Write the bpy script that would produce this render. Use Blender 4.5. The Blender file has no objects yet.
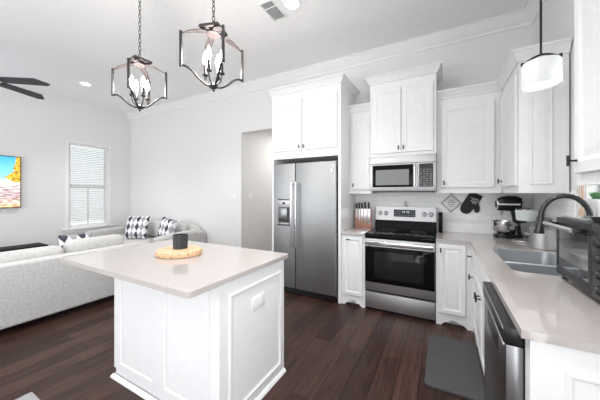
import bpy, bmesh, math, random
from mathutils import Vector, Matrix
random.seed(7)
S = bpy.context.scene
COL = S.collection
PI = math.pi
R = math.radians

# ---------------------------------------------------------------- camera
cam_d = bpy.data.cameras.new('camera'); cam = bpy.data.objects.new('camera', cam_d); COL.objects.link(cam)
cam.location = (0, 0, 1.396); cam.rotation_euler = (R(90), 0, R(28.7))
cam_d.sensor_width = 36; cam_d.lens = 36*261.2/600
cam_d.shift_y = -6.5/600
cam_d.clip_start = 0.02
S.camera = cam

# ---------------------------------------------------------------- light
S.view_settings.view_transform = 'Standard'; S.view_settings.look = 'None'
S.view_settings.gamma = 1; S.view_settings.use_curve_mapping = False
S.view_settings.exposure = 1.45
w = bpy.data.worlds.new('world'); S.world = w; w.use_nodes = True
bg = w.node_tree.nodes['Background']; bg.inputs[0].default_value = (.93, .97, 1, 1); bg.inputs[1].default_value = .5

def area(name, loc, rot, sx, sy, power, col=(1, 1, 1), shape='RECTANGLE'):
    l = bpy.data.lights.new(name, 'AREA'); l.energy = power; l.color = col; l.shape = shape; l.size = sx
    if shape == 'RECTANGLE': l.size_y = sy
    o = bpy.data.objects.new(name, l); COL.objects.link(o); o.location = loc; o.rotation_euler = rot
    return o
RXW = .88
# added fill at unseen openings behind the camera, plus sink window daylight
area('fill_front_left', (-5.05, -2.86, 1.6), (R(112), 0, 0), 3.6, 2.9, 34, (.96, .98, 1))
area('fill_front_right', (-1.2, -2.86, 1.6), (R(115), 0, 0), 3.4, 2.9, 8, (.97, .985, 1))
area('fill_side', (RXW-.03, -1.0, 1.35), (0, R(108), 0), 2.0, 2.4, 30, (.97, .99, 1))
area('daylight_sink', (1.0, 2.29, 1.78), (0, R(90), 0), 1.0, .75, 3, (.95, .98, 1))
# first pair sits under the lensed recessed lights; all other spots are added fill
CANS_AND_FILLS = [(-1.41, 2.40), (-5.77, 2.32), (-.70, .55), (-.50, 1.95), (-3.6, .2), (-5.77, -.6), (-1.4, -1.0), (-3.6, 2.4)]
for c in CANS_AND_FILLS:
    sl_ = bpy.data.lights.new('recessed_and_fill_lamp', 'SPOT'); sl_.energy = {-1.41: 6, -1.4: 8}.get(c[0], 46); sl_.color = (1, .98, .965); sl_.spot_size = R(105); sl_.spot_blend = 1; sl_.shadow_soft_size = .06
    so_ = bpy.data.objects.new('recessed_and_fill_lamp', sl_); COL.objects.link(so_); so_.location = (c[0], c[1], 3.39)
area('hall_fill', (-2.7, 5.0, 2.70), (0, 0, 0), .3, .3, 4.5, (1, .97, .94), 'DISK')  # added to brighten the hallway, no fixture there

# ---------------------------------------------------------------- materials
def nodes(name):
    m = bpy.data.materials.new(name); m.use_nodes = True
    return m, m.node_tree, m.node_tree.nodes, m.node_tree.links, m.node_tree.nodes['Principled BSDF']
def mat(name, col, rough=.5, metal=0, var=0, vs=20, bump=0, bs=80, stretch=(1, 1, 1), emit=None, es=0, trans=0, ior=1.45, coat=0, spec=None):
    m, nt, N, L, b = nodes(name)
    b.inputs['Base Color'].default_value = (*col, 1); b.inputs['Roughness'].default_value = rough
    b.inputs['Metallic'].default_value = metal; b.inputs['Transmission Weight'].default_value = trans
    b.inputs['IOR'].default_value = ior; b.inputs['Coat Weight'].default_value = coat
    if spec is not None: b.inputs['Specular IOR Level'].default_value = spec
    if emit: b.inputs['Emission Color'].default_value = (*emit, 1); b.inputs['Emission Strength'].default_value = es
    tc = N.new('ShaderNodeTexCoord'); mp = N.new('ShaderNodeMapping'); L.new(tc.outputs['Object'], mp.inputs[0])
    mp.inputs['Scale'].default_value = stretch
    if var or True:
        n = N.new('ShaderNodeTexNoise'); n.inputs['Scale'].default_value = vs; n.inputs['Detail'].default_value = 4
        L.new(mp.outputs[0], n.inputs['Vector'])
        v = var if var else .02
        r = N.new('ShaderNodeMapRange'); r.inputs['From Min'].default_value = .3; r.inputs['From Max'].default_value = .7
        r.inputs['To Min'].default_value = 1-v; r.inputs['To Max'].default_value = 1+v
        L.new(n.outputs[0], r.inputs[0])
        x = N.new('ShaderNodeVectorMath'); x.operation = 'SCALE'; x.inputs[0].default_value = col
        L.new(r.outputs[0], x.inputs['Scale']); L.new(x.outputs[0], b.inputs['Base Color'])
    if bump:
        n2 = N.new('ShaderNodeTexNoise'); n2.inputs['Scale'].default_value = bs; n2.inputs['Detail'].default_value = 3
        L.new(mp.outputs[0], n2.inputs['Vector'])
        bp = N.new('ShaderNodeBump'); bp.inputs['Strength'].default_value = bump; bp.inputs['Distance'].default_value = .01
        L.new(n2.outputs[0], bp.inputs['Height']); L.new(bp.outputs[0], b.inputs['Normal'])
    return m

M = {}
M['wall'] = mat('wall_paint', (.78, .775, .77), .75, bump=.05, bs=120)
M['ceiling'] = mat('ceiling_paint', (.93, .925, .925), .85, bump=.05, bs=90)
M['trim'] = mat('trim_paint', (.86, .86, .85), .4)
M['cab'] = mat('cabinet_paint', (.83, .83, .835), .32)
M['steel'] = mat('brushed_steel', (.54, .54, .545), .45, 1, var=.06, vs=3, stretch=(1, 1, 60), bump=.02, bs=5)
M['steel_f'] = mat('refrigerator_steel', (.36, .365, .37), .46, 1, var=.06, vs=3, stretch=(1, 1, 60), bump=.02, bs=5)
M['sinksteel'] = mat('satin_sink_steel', (.56, .58, .60), .38, .9)
M['sink_highlight'] = mat('sink_rim_highlight', (.80, .81, .83), .35, .6)  # edge highlights of the sink steel put into a paler colour
M['steel_h'] = mat('brushed_steel_dark', (.28, .28, .29), .3, 1, var=.05, vs=3, stretch=(1, 1, 60))
M['chrome'] = mat('polished_chrome', (.72, .72, .73), .12, 1)
M['black'] = mat('matte_black_metal', (.02, .02, .021), .45, .3)
M['blackp'] = mat('black_plastic', (.012, .012, .013), .3)
M['glassb'] = mat('black_ceramic_glass', (.006, .006, .007), .06, spec=.1)
M['bronze'] = mat('dark_pewter_metal', (.05, .048, .047), .42, .6, var=.2, vs=40)
M['faucet'] = mat('gunmetal_faucet', (.07, .07, .073), .28, .8)
M['charcoal'] = mat('charcoal_candle_glaze', (.028, .031, .035), .5)
M['copper'] = mat('aged_reddish_bronze', (.040, .033, .033), .5, .4, var=.2, vs=30)
M['quartz'] = mat('quartz_counter', (.47, .435, .42), .06, var=.03, vs=220, coat=.3)
M['sofa'] = mat('chenille_fabric', (.58, .575, .57), .95, var=.14, vs=60, bump=.5, bs=160)
M['cushion'] = mat('light_sofa_fabric', (.54, .535, .525), .95, var=.10, vs=45, bump=.3, bs=160)
M['wood'] = mat('pale_wood', (.72, .50, .31), .5, var=.18, vs=14, stretch=(1, 8, 1))
M['bark'] = mat('bark_edge', (.66, .42, .25), .8, var=.45, vs=70, bump=.5, bs=60)
M['block'] = mat('knife_block_wood', (.40, .22, .17), .45, var=.2, vs=12, stretch=(1, 1, 6))
M['mat'] = mat('grey_floor_mat', (.068, .066, .068), .75, var=.08, vs=120, bump=.3, bs=200)
M['rug'] = mat('grey_rug', (.34, .34, .35), .95, var=.15, vs=100, bump=.4, bs=200)
M['blind'] = mat('white_blind_slat', (.86, .86, .86), .5)
M['pot'] = mat('white_ceramic', (.85, .85, .84), .25)
M['leaf'] = mat('green_leaf', (.10, .26, .10), .5, var=.3, vs=30)
M['amber'] = mat('amber_stick', (.62, .48, .36), .4)
M['pink'] = mat('pink_stick', (.60, .25, .22), .4)
M['mitt'] = mat('charcoal_quilted_cotton', (.035, .035, .038), .9, var=.15, vs=90, bump=.3, bs=90)
M['white_cloth'] = mat('white_cotton', (.90, .90, .90), .9, bump=.2, bs=120)
M['console'] = mat('espresso_console', (.010, .009, .010), .6, spec=.2)
M['fan'] = mat('dark_fan_blade', (.045, .035, .035), .45, var=.15, vs=20)
M['dark'] = mat('dark_interior', (.02, .02, .02), .8)
M['toast'] = mat('dark_toaster_metal', (.045, .044, .046), .35, .5)
M['toastglass'] = mat('reflective_toaster_glass', (.06, .065, .07), .10, .0, spec=1.0, coat=1.0)
M['greyp'] = mat('grey_plastic', (.20, .20, .21), .4)
M['mint'] = mat('pale_mint_plastic', (.76, .82, .80), .15, coat=.3)
M['shade'] = mat('opal_shade_glass', (.90, .90, .89), .35, emit=(1, .97, .93), es=.0)
M['lens'] = mat('lit_lens', (1, 1, 1), .5, emit=(1, .97, .93), es=5)
M['bulb'] = mat('lit_flame_bulb', (1, 1, 1), .3, emit=(1, .95, .88), es=9)
M['display'] = mat('display_glass', (.01, .012, .015), .08)
M['digits'] = mat('display_digits', (.4, .45, .5), .4, emit=(.7, .85, 1), es=.12)
M['ovenglass'] = mat('oven_window_glass', (.016, .016, .018), .08, spec=.25)
M['mwglass'] = mat('microwave_window', (.20, .205, .21), .15)
M['keys'] = mat('keypad_print', (.14, .14, .145), .4, var=.9, vs=60)
M['ext'] = mat('neighbour_siding', (.80, .78, .72), .8, var=.04)

def glass(name, col, tr=.85):
    m, nt, N, L, b = nodes(name)
    N.remove(b); t = N.new('ShaderNodeBsdfTransparent'); g = N.new('ShaderNodeBsdfGlossy'); g.inputs['Roughness'].default_value = .03
    t.inputs[0].default_value = (*col, 1); mx = N.new('ShaderNodeMixShader'); fr = N.new('ShaderNodeFresnel'); fr.inputs[0].default_value = 1.45
    L.new(fr.outputs[0], mx.inputs[0]); L.new(t.outputs[0], mx.inputs[1]); L.new(g.outputs[0], mx.inputs[2])
    L.new(mx.outputs[0], N['Material Output'].inputs[0]); return m
M['pane'] = glass('window_glass', (.95, .97, .96))
M['tglass'] = glass('toaster_door_glass', (.35, .36, .38))

def floor_mat():
    m, nt, N, L, b = nodes('dark_plank_floor')
    tc = N.new('ShaderNodeTexCoord'); mp = N.new('ShaderNodeMapping'); mp.inputs['Rotation'].default_value = (0, 0, R(90))
    L.new(tc.outputs['Object'], mp.inputs[0])
    br = N.new('ShaderNodeTexBrick'); br.inputs['Scale'].default_value = 1
    br.inputs['Brick Width'].default_value = 1.15; br.inputs['Row Height'].default_value = .155
    br.inputs['Mortar Size'].default_value = .0030; br.inputs['Mortar Smooth'].default_value = .2; br.inputs['Bias'].default_value = -.1
    br.inputs['Color1'].default_value = (.028, .0125, .0095, 1); br.inputs['Color2'].default_value = (.064, .031, .0235, 1)
    br.inputs['Mortar'].default_value = (.007, .004, .004, 1); br.offset = .37
    L.new(mp.outputs[0], br.inputs['Vector'])
    n = N.new('ShaderNodeTexNoise'); n.inputs['Scale'].default_value = 5; n.inputs['Detail'].default_value = 7; n.inputs['Roughness'].default_value = .65
    m2 = N.new('ShaderNodeMapping'); m2.inputs['Scale'].default_value = (6, .6, 1); L.new(tc.outputs['Object'], m2.inputs[0]); L.new(m2.outputs[0], n.inputs['Vector'])
    r = N.new('ShaderNodeMapRange'); r.inputs['From Min'].default_value = .3; r.inputs['From Max'].default_value = .7
    r.inputs['To Min'].default_value = .5; r.inputs['To Max'].default_value = 1.6; L.new(n.outputs[0], r.inputs[0])
    x = N.new('ShaderNodeVectorMath'); x.operation = 'SCALE'; L.new(br.outputs['Color'], x.inputs[0]); L.new(r.outputs[0], x.inputs['Scale'])
    L.new(x.outputs[0], b.inputs['Base Color'])
    b.inputs['Specular IOR Level'].default_value = .32
    r2 = N.new('ShaderNodeMapRange'); r2.inputs['To Min'].default_value = .24; r2.inputs['To Max'].default_value = .46; L.new(n.outputs[0], r2.inputs[0])
    L.new(r2.outputs[0], b.inputs['Roughness'])
    ad = N.new('ShaderNodeMath'); ad.operation = 'MULTIPLY_ADD'; ad.inputs[1].default_value = -1.5; L.new(br.outputs['Fac'], ad.inputs[0]); L.new(n.outputs[0], ad.inputs[2])
    bp = N.new('ShaderNodeBump'); bp.inputs['Strength'].default_value = .55; bp.inputs['Distance'].default_value = .008
    L.new(ad.outputs[0], bp.inputs['Height']); L.new(bp.outputs[0], b.inputs['Normal']); return m
M['floor'] = floor_mat()
def tile_mat():
    m, nt, N, L, b = nodes('white_subway_tile')
    tc = N.new('ShaderNodeTexCoord'); mp = N.new('ShaderNodeMapping'); L.new(tc.outputs['Object'], mp.inputs[0])
    mp.inputs['Rotation'].default_value = (R(90), 0, 0)
    sp = N.new('ShaderNodeSeparateXYZ'); L.new(tc.outputs['Object'], sp.inputs[0])
    ad = N.new('ShaderNodeMath'); L.new(sp.outputs[0], ad.inputs[0]); L.new(sp.outputs[1], ad.inputs[1])
    cb = N.new('ShaderNodeCombineXYZ'); L.new(ad.outputs[0], cb.inputs[0]); L.new(sp.outputs[2], cb.inputs[1])
    br = N.new('ShaderNodeTexBrick'); br.inputs['Scale'].default_value = 1; br.inputs['Brick Width'].default_value = .152
    br.inputs['Row Height'].default_value = .076; br.inputs['Mortar Size'].default_value = .0022
    br.inputs['Color1'].default_value = (.92, .92, .93, 1); br.inputs['Color2'].default_value = (.94, .94, .95, 1)
    br.inputs['Mortar'].default_value = (.84, .84, .85, 1); L.new(cb.outputs[0], br.inputs['Vector'])
    L.new(br.outputs['Color'], b.inputs['Base Color']); b.inputs['Roughness'].default_value = .15
    bp = N.new('ShaderNodeBump'); bp.invert = True; bp.inputs['Strength'].default_value = .15; bp.inputs['Distance'].default_value = .002
    L.new(br.outputs['Fac'], bp.inputs['Height']); L.new(bp.outputs[0], b.inputs['Normal']); return m
M['tile'] = tile_mat()
def mth(N, L, op, a, b=None, c=None):
    n = N.new('ShaderNodeMath'); n.operation = op
    for i, v in enumerate((a, b, c)):
        if v is None: continue
        if isinstance(v, (int, float)): n.inputs[i].default_value = v
        else: L.new(v, n.inputs[i])
    return n.outputs[0]
def argyle_mat():
    m, nt, N, L, b = nodes('diamond_print_fabric')
    tc = N.new('ShaderNodeTexCoord'); sp = N.new('ShaderNodeSeparateXYZ'); L.new(tc.outputs['Object'], sp.inputs[0])
    u = mth(N, L, 'DIVIDE', sp.outputs[0], .098); v = mth(N, L, 'DIVIDE', sp.outputs[2], .17)
    A = mth(N, L, 'FLOOR', mth(N, L, 'ADD', u, v)); B = mth(N, L, 'FLOOR', mth(N, L, 'SUBTRACT', u, v))
    s = mth(N, L, 'FLOORED_MODULO', mth(N, L, 'ADD', A, B), 4)
    rp = N.new('ShaderNodeValToRGB'); rp.color_ramp.interpolation = 'CONSTANT'
    e = rp.color_ramp.elements; e[0].position = 0; e[0].color = (.05, .05, .075, 1)
    e[1].position = .2; e[1].color = (.80, .80, .82, 1)
    a = e.new(.45); a.color = (.33, .33, .36, 1)
    a = e.new(.7); a.color = (.80, .80, .82, 1)
    L.new(mth(N, L, 'DIVIDE', s, 4), rp.inputs[0]); L.new(rp.outputs[0], b.inputs['Base Color']); b.inputs['Roughness'].default_value = .9
    return m
M['argyle'] = argyle_mat()
def tv_mat():   # a lit autumn landscape picture: blue sky, golden tree on the right, pale pink field
    m, nt, N, L, b = nodes('lit_tv_picture')
    tc = N.new('ShaderNodeTexCoord'); sp = N.new('ShaderNodeSeparateXYZ'); L.new(tc.outputs['Object'], sp.inputs[0])
    n = N.new('ShaderNodeTexNoise'); n.inputs['Scale'].default_value = 9; n.inputs['Detail'].default_value = 5; L.new(tc.outputs['Object'], n.inputs['Vector'])
    z = mth(N, L, 'ADD', sp.outputs[2], mth(N, L, 'MULTIPLY', n.outputs[0], .06))
    rp = N.new('ShaderNodeValToRGB'); e = rp.color_ramp.elements
    e[0].position = 0; e[0].color = (.75, .55, .12, 1); e[1].position = 1; e[1].color = (.05, .38, .85, 1)
    for p, c in ((.12, (.62, .52, .42)), (.28, (.50, .42, .44)), (.46, (.62, .58, .60)), (.52, (.75, .85, .90)), (.62, (.25, .62, .88))):
        a = e.new(p); a.color = (*c, 1)
    L.new(mth(N, L, 'DIVIDE', z, .95), rp.inputs[0])
    # tree: right edge (object y near 0), upper part
    bump_ = mth(N, L, 'MAXIMUM', 0, mth(N, L, 'SUBTRACT', .12, mth(N, L, 'MULTIPLY', mth(N, L, 'ABSOLUTE', mth(N, L, 'SUBTRACT', z, .60)), 1.1)))
    t = mth(N, L, 'ADD', mth(N, L, 'ADD', sp.outputs[1], bump_), mth(N, L, 'MULTIPLY', n.outputs[0], .18))
    msk = mth(N, L, 'MULTIPLY', mth(N, L, 'GREATER_THAN', t, .0), mth(N, L, 'GREATER_THAN', z, .50))
    n3 = N.new('ShaderNodeTexNoise'); n3.inputs['Scale'].default_value = 25; L.new(tc.outputs['Object'], n3.inputs['Vector'])
    tr = N.new('ShaderNodeValToRGB'); tr.color_ramp.elements[0].position = .35; tr.color_ramp.elements[0].color = (.28, .13, .02, 1)
    tr.color_ramp.elements[1].position = .6; tr.color_ramp.elements[1].color = (.80, .48, .04, 1); L.new(n3.outputs[0], tr.inputs[0])
    # streaks in the field
    n4 = N.new('ShaderNodeTexNoise'); n4.inputs['Scale'].default_value = 14; mp = N.new('ShaderNodeMapping'); mp.inputs['Scale'].default_value = (1, .6, 3.5)
    L.new(tc.outputs['Object'], mp.inputs[0]); L.new(mp.outputs[0], n4.inputs['Vector'])
    fr = N.new('ShaderNodeValToRGB'); fr.color_ramp.elements[0].position = .42; fr.color_ramp.elements[0].color = (.55, .40, .34, 1)
    fr.color_ramp.elements[1].position = .58; fr.color_ramp.elements[1].color = (1.25, 1.25, 1.3, 1); L.new(n4.outputs[0], fr.inputs[0])
    fm = mth(N, L, 'LESS_THAN', z, .46)
    x0 = N.new('ShaderNodeMix'); x0.data_type = 'RGBA'; x0.blend_type = 'MULTIPLY'; L.new(fm, x0.inputs[0]); L.new(rp.outputs[0], x0.inputs[6]); L.new(fr.outputs[0], x0.inputs[7])
    x = N.new('ShaderNodeMix'); x.data_type = 'RGBA'; L.new(msk, x.inputs[0]); L.new(x0.outputs[2], x.inputs[6]); L.new(tr.outputs[0], x.inputs[7])
    b.inputs['Base Color'].default_value = (.01, .01, .01, 1); L.new(x.outputs[2], b.inputs['Emission Color']); b.inputs['Emission Strength'].default_value = .68
    return m
M['tv'] = tv_mat()

# ---------------------------------------------------------------- mesh helpers
class MB:
    def __init__(s, o=(0, 0, 0)): s.bm = bmesh.new(); s.o = Vector(o); s.M = None
    def _fin(s, vs):
        if s.M is not None:
            for v in vs: v.co = s.M @ v.co
    def box(s, x0, x1, y0, y1, z0, z1, bev=0, seg=2):
        r = bmesh.ops.create_cube(s.bm, size=1); vs = r['verts']
        for v in vs: v.co = Vector(((x0+x1)/2+v.co.x*(x1-x0), (y0+y1)/2+v.co.y*(y1-y0), (z0+z1)/2+v.co.z*(z1-z0)))
        if bev:
            es = list({e for v in vs for e in v.link_edges})
            r = bmesh.ops.bevel(s.bm, geom=es, offset=bev, segments=seg, profile=.5, affect='EDGES')
            vs = list({v for f in r['faces'] for v in f.verts})
        s._fin(vs); return s
    def grid(s, rings, close=False, cap=False, loop=True):
        """rings: list of vertex lists (all same length)"""
        vr = [[s.bm.verts.new(p) for p in ring] for ring in rings]; n = len(vr[0])
        m = len(vr)
        for i in range(m if close else m-1):
            a, b = vr[i], vr[(i+1) % m]
            for j in range(n if loop else n-1):
                s.bm.faces.new((a[j], a[(j+1) % n], b[(j+1) % n], b[j]))
        if cap and not close:
            s.bm.faces.new(vr[0][::-1]); s.bm.faces.new(vr[-1])
        s._fin([v for r_ in vr for v in r_]); return s
    def lathe(s, prof, c=(0, 0, 0), seg=24, axis='Z', cap=True):
        rings = []
        for r, h in prof:
            ring = []
            for i in range(seg):
                a = 2*PI*i/seg; p = (r*math.cos(a), r*math.sin(a), h)
                if axis == 'Y': p = (p[0], h, p[1])
                if axis == 'X': p = (h, p[0], p[1])
                ring.append(Vector(p)+Vector(c))
            rings.append(ring)
        return s.grid(rings, cap=cap)
    def cyl(s, p0, p1, r0, r1=None, seg=16): return s.tube([p0, p1], [r0, r0 if r1 is None else r1], seg)
    def tube(s, pts, r, seg=8, closed=False, flat=None):
        pts = [Vector(p) for p in pts]; n = len(pts)
        rs = r if isinstance(r, (list, tuple)) else [r]*n
        T = []
        for i in range(n):
            if closed: t = pts[(i+1) % n]-pts[i-1]
            else: t = pts[min(i+1, n-1)]-pts[max(i-1, 0)]
            T.append(t.normalized())
        up = Vector((0, 0, 1)) if abs(T[0].z) < .9 else Vector((1, 0, 0))
        N0 = T[0].cross(up).normalized(); rings = []
        for i in range(n):
            N0 = (N0-T[i]*N0.dot(T[i])).normalized(); B = T[i].cross(N0)
            fa, fb = flat if flat else (1, 1)
            rings.append([pts[i]+N0*math.cos(2*PI*j/seg)*rs[i]*fa+B*math.sin(2*PI*j/seg)*rs[i]*fb for j in range(seg)])
        return s.grid(rings, close=closed, cap=True)
    def prism(s, poly, a0, a1, axis='Y', bev=0):
        """poly of 2-D points extruded along axis from a0 to a1"""
        def P(p, a): return {'Y': (p[0], a, p[1]), 'X': (a, p[0], p[1]), 'Z': (p[0], p[1], a)}[axis]
        v0 = [s.bm.verts.new(P(p, a0)) for p in poly]; v1 = [s.bm.verts.new(P(p, a1)) for p in poly]; n = len(poly)
        s.bm.faces.new(v0[::-1]); s.bm.faces.new(v1)
        for i in range(n): s.bm.faces.new((v0[i], v0[(i+1) % n], v1[(i+1) % n], v1[i]))
        s._fin(v0+v1); return s
    def panel(s, x0, x1, z0, z1, y, prof, back=.0):
        """concentric rings facing -Y: prof = [(inset, depth behind y)]"""
        rings = [[(x0+i, y+d, z0+i), (x1-i, y+d, z0+i), (x1-i, y+d, z1-i), (x0+i, y+d, z1-i)] for i, d in prof]
        if back: rings.insert(0, [(x0, y+back, z0), (x1, y+back, z0), (x1, y+back, z1), (x0, y+back, z1)])
        return s.grid(rings, cap=True)
    def sweep(s, path, prof, z, cap=True):
        """2-D path, profile [(out to the right, dz)]"""
        P = [Vector(p) for p in path]; n = len(P); rings = []
        for i in range(n):
            d0 = (P[i]-P[i-1]).normalized() if i else (P[1]-P[0]).normalized()
            d1 = (P[i+1]-P[i]).normalized() if i < n-1 else d0
            n0 = Vector((d0.y, -d0.x)); n1 = Vector((d1.y, -d1.x)); m = (n0+n1).normalized(); m /= max(.3, m.dot(n0))
            rings.append([(P[i].x+m.x*o, P[i].y+m.y*o, z+h) for o, h in prof])
        return s.grid(rings, cap=cap)
    def build(s, name, m, parent=None, sharp=35, **tags):
        bmesh.ops.recalc_face_normals(s.bm, faces=s.bm.faces)
        if s.o.length: bmesh.ops.translate(s.bm, verts=s.bm.verts, vec=-s.o)
        me = bpy.data.meshes.new(name)
        for f in s.bm.faces: f.smooth = True
        s.bm.to_mesh(me); s.bm.free(); me.set_sharp_from_angle(angle=R(sharp))
        me.materials.append(M[m] if isinstance(m, str) else m)
        o = bpy.data.objects.new(name, me); COL.objects.link(o)
        if parent: o.parent = parent
        for k, v in tags.items(): o[k] = v
        return o

def thing(name, label, cat, loc=(0, 0, 0), rotz=0, group=None, rot=None):
    o = bpy.data.objects.new(name, None); COL.objects.link(o); o.empty_display_size = .05
    o.location = loc; o.rotation_euler = rot if rot else (0, 0, rotz)
    o['label'] = label; o['category'] = cat
    if group: o['group'] = group
    return o
def kids(o): return [c for c in bpy.data.objects if c.parent == o]
def copy_tree(o, parent=None):
    ch = kids(o); c = o.copy(); COL.objects.link(c)
    if parent: c.parent = parent
    for k in ch: copy_tree(k, c)
    return c
def struct(name, mb, m, **k):
    o = mb.build(name, m, **k); o['kind'] = 'structure'; return o
def single(name, mb, m, label, cat, group=None, loc=None, rot=None, **k):
    o = mb.build(name, m, **k); o['label'] = label; o['category'] = cat
    if group: o['group'] = group
    if loc is not None: o.location = loc
    elif mb.o.length: o.location = mb.o
    if rot is not None: o.rotation_euler = rot
    return o

# ================================================================ THE ROOM
BY, RX, LX, FY, CZ = 3.80, .88, -7.05, -3.0, 3.42
T = .12
struct('floor', MB().box(LX-T, RX+T, FY-T, BY, -.1, 0).box(-3.47, -2.0, BY, 5.7, -.1, 0), 'floor')
struct('ceiling', MB().box(LX-T, RX+T, FY-T, BY+T, CZ, CZ+.1), 'ceiling')
# back wall with the hallway opening
struct('wall_back', MB().box(LX-T, -3.35, BY, BY+T, 0, CZ).box(-3.35, -2.15, BY, BY+T, 2.545, CZ).box(-2.15, RX+T, BY, BY+T, 0, CZ), 'wall')
struct('wall_hallway', MB().box(-3.47, -3.35, BY+T, 5.7, 0, 2.76).box(-3.35, -2.03, 5.58, 5.7, 0, 2.76).box(-2.15, -2.03, BY+T, 5.58, 0, 2.76), 'wall')
struct('ceiling_hallway', MB().box(-3.47, -2.03, BY+T, 5.7, 2.76, 2.86), 'ceiling')
# left wall with the window opening
WY0, WY1, WZ0, WZ1 = 2.535, 3.285, .655, 2.49
struct('wall_left', MB().box(LX-T, LX, FY, WY0, 0, CZ).box(LX-T, LX, WY1, BY, 0, CZ).box(LX-T, LX, WY0, WY1, 0, WZ0).box(LX-T, LX, WY0, WY1, WZ1, CZ), 'wall')
# right wall with the sink window and an added unseen opening for side light
KY0, KY1, KZ0, KZ1 = 1.86, 2.70, 1.22, 2.35
struct('wall_right', MB().box(RX, RX+T, FY, -2.2, 0, CZ).box(RX, RX+T, .2, KY0, 0, CZ).box(RX, RX+T, -2.2, .2, 0, .1).box(RX, RX+T, -2.2, .2, 2.5, CZ).box(RX, RX+T, KY1, BY, 0, CZ).box(RX, RX+T, KY0, KY1, 0, KZ0).box(RX, RX+T, KY0, KY1, KZ1, CZ), 'wall')
# wall behind the camera; its wide glazed openings are added to admit light
struct('wall_front', MB().box(LX-T, -6.95, FY-T, FY, 0, CZ).box(-3.2, -3.0, FY-T, FY, 0, CZ).box(.6, RX+T, FY-T, FY, 0, CZ)
       .box(-6.95, -3.2, FY-T, FY, 3.15, CZ).box(-3.0, .6, FY-T, FY, 3.15, CZ).box(-6.95, -3.2, FY-T, FY, 0, .1).box(-3.0, .6, FY-T, FY, 0, .1), 'wall')
fr = MB()
for a, b in ((-6.95, -3.2), (-3.0, .6)):
    n = 3
    for i in range(n+1):
        x = a+(b-a)*i/n; fr.box(max(a, x-.04), min(b, x+.04), FY-.09, FY-.03, .1, 3.15)
    fr.box(a, b, FY-.09, FY-.03, .1, .17); fr.box(a, b, FY-.09, FY-.03, 3.08, 3.15)
struct('added_window_front', fr, 'trim')  # frames of the added, unseen light openings
fr = MB()
for y in (-2.2, -1.04, .12): fr.box(RX+.02, RX+.09, y, y+.08, .1, 2.5)
fr.box(RX+.02, RX+.09, -2.12, .12, .1, .18).box(RX+.02, RX+.09, -2.12, .12, 2.42, 2.5)
struct('added_window_side', fr, 'trim')  # unseen window added to bring light from the right
# crown moulding, left corner along the back wall and round onto the right wall
CP = [(0, -.14), (.012, -.14), (.018, -.118), (.03, -.11), (.07, -.045), (.088, -.032), (.09, -.015), (.105, -.012), (.105, -.001), (0, -.001)]
struct('trim_1', MB().sweep([(LX+.001, BY-.001), (RX-.001, BY-.001), (RX-.001, FY+.01)], CP, CZ), 'trim')
BP = [(0, .001), (.016, .001), (.016, .10), (.008, .13), (0, .13)]
struct('baseboard_back', MB().sweep([(LX+.02, BY-.001), (-3.36, BY-.001)], BP, 0), 'trim')
struct('baseboard_left', MB().sweep([(LX+.001, FY+.02), (LX+.001, BY-.02)], BP, 0), 'trim')
struct('baseboard_hallway', MB().sweep([(-3.349, 5.55), (-3.349, BY+.02)], [(-o, h) for o, h in BP], 0), 'trim')

# living-room window (double hung) ------------------------------------------------
wf = MB()
wf.box(LX-.115, LX-.05, WY0, WY0+.045, WZ0, WZ1).box(LX-.10, LX-.03, WY1-.045, WY1, WZ0, WZ1)
wf.box(LX-.10, LX-.03, WY0+.045, WY1-.045, WZ1-.045, WZ1).box(LX-.10, LX-.03, WY0+.045, WY1-.045, WZ0, WZ0+.05)
zm = 1.56
wf.box(LX-.095, LX-.045, WY0+.045, WY1-.045, zm-.03, zm+.03)
wf.box(LX-.09, LX-.06, (WY0+WY1)/2-.012, (WY0+WY1)/2+.012, WZ0+.05, zm-.03)
win1 = struct('window_1', wf, 'trim')
MB().box(LX-.081, LX-.075, WY0+.045, WY1-.045, WZ0+.05, zm-.03).box(LX-.081, LX-.075, WY0+.045, WY1-.045, zm+.03, WZ1-.045).build('window_pane', 'pane', win1)
MB().box(LX+.0, LX+.012, WY0-.05, WY0+.0, WZ0, WZ1+.04).box(LX, LX+.012, WY1, WY1+.05, WZ0, WZ1+.04).box(LX, LX+.012, WY0, WY1, WZ1, WZ1+.04).build('window_frame', 'trim', win1)
MB().box(LX-.03, LX+.055, WY0-.11, WY1+.13, WZ0-.045, WZ0-.005, .006).box(LX, LX+.018, WY0-.07, WY1+.08, WZ0-.11, WZ0-.045, .004).build('window_sill', 'trim', win1)
bl = thing('window_blind', 'white horizontal slat blind hanging in the living room window', 'blind', (LX-.015, (WY0+WY1)/2, WZ1-.02))
MB((LX-.015, (WY0+WY1)/2, WZ1-.02)).box(LX-.028, LX-.002, WY0+.02, WY1-.02, WZ1-.055, WZ1-.004, .004).build('head_rail', 'blind', bl)
sl = MB((LX-.015, (WY0+WY1)/2, WZ1-.02)); z = WZ1-.09
while z > WZ0+.12:
    a = R(31); cx = LX-.022; dx, dz = .024*math.cos(a), .024*math.sin(a)
    sl.prism([(cx-dx, z+dz), (cx+dx, z-dz), (cx+dx, z-dz-.002), (cx-dx, z+dz-.002)], WY0+.03, WY1-.03, 'Y'); z -= .040
sl.build('slats', 'blind', bl)
MB((LX-.015, (WY0+WY1)/2, WZ1-.02)).box(LX-.028, LX-.004, WY0+.03, WY1-.03, z-.01, z+.01, .003).build('bottom_rail', 'blind', bl)
cd = MB((LX-.015, (WY0+WY1)/2, WZ1-.02))
for yy in (WY0+.13, WY1-.13): cd.cyl((LX-.0145, yy, WZ1-.05), (LX-.0145, yy, z), .0015, seg=6)
cd.build('ladder_cord', 'blind', bl)

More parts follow.
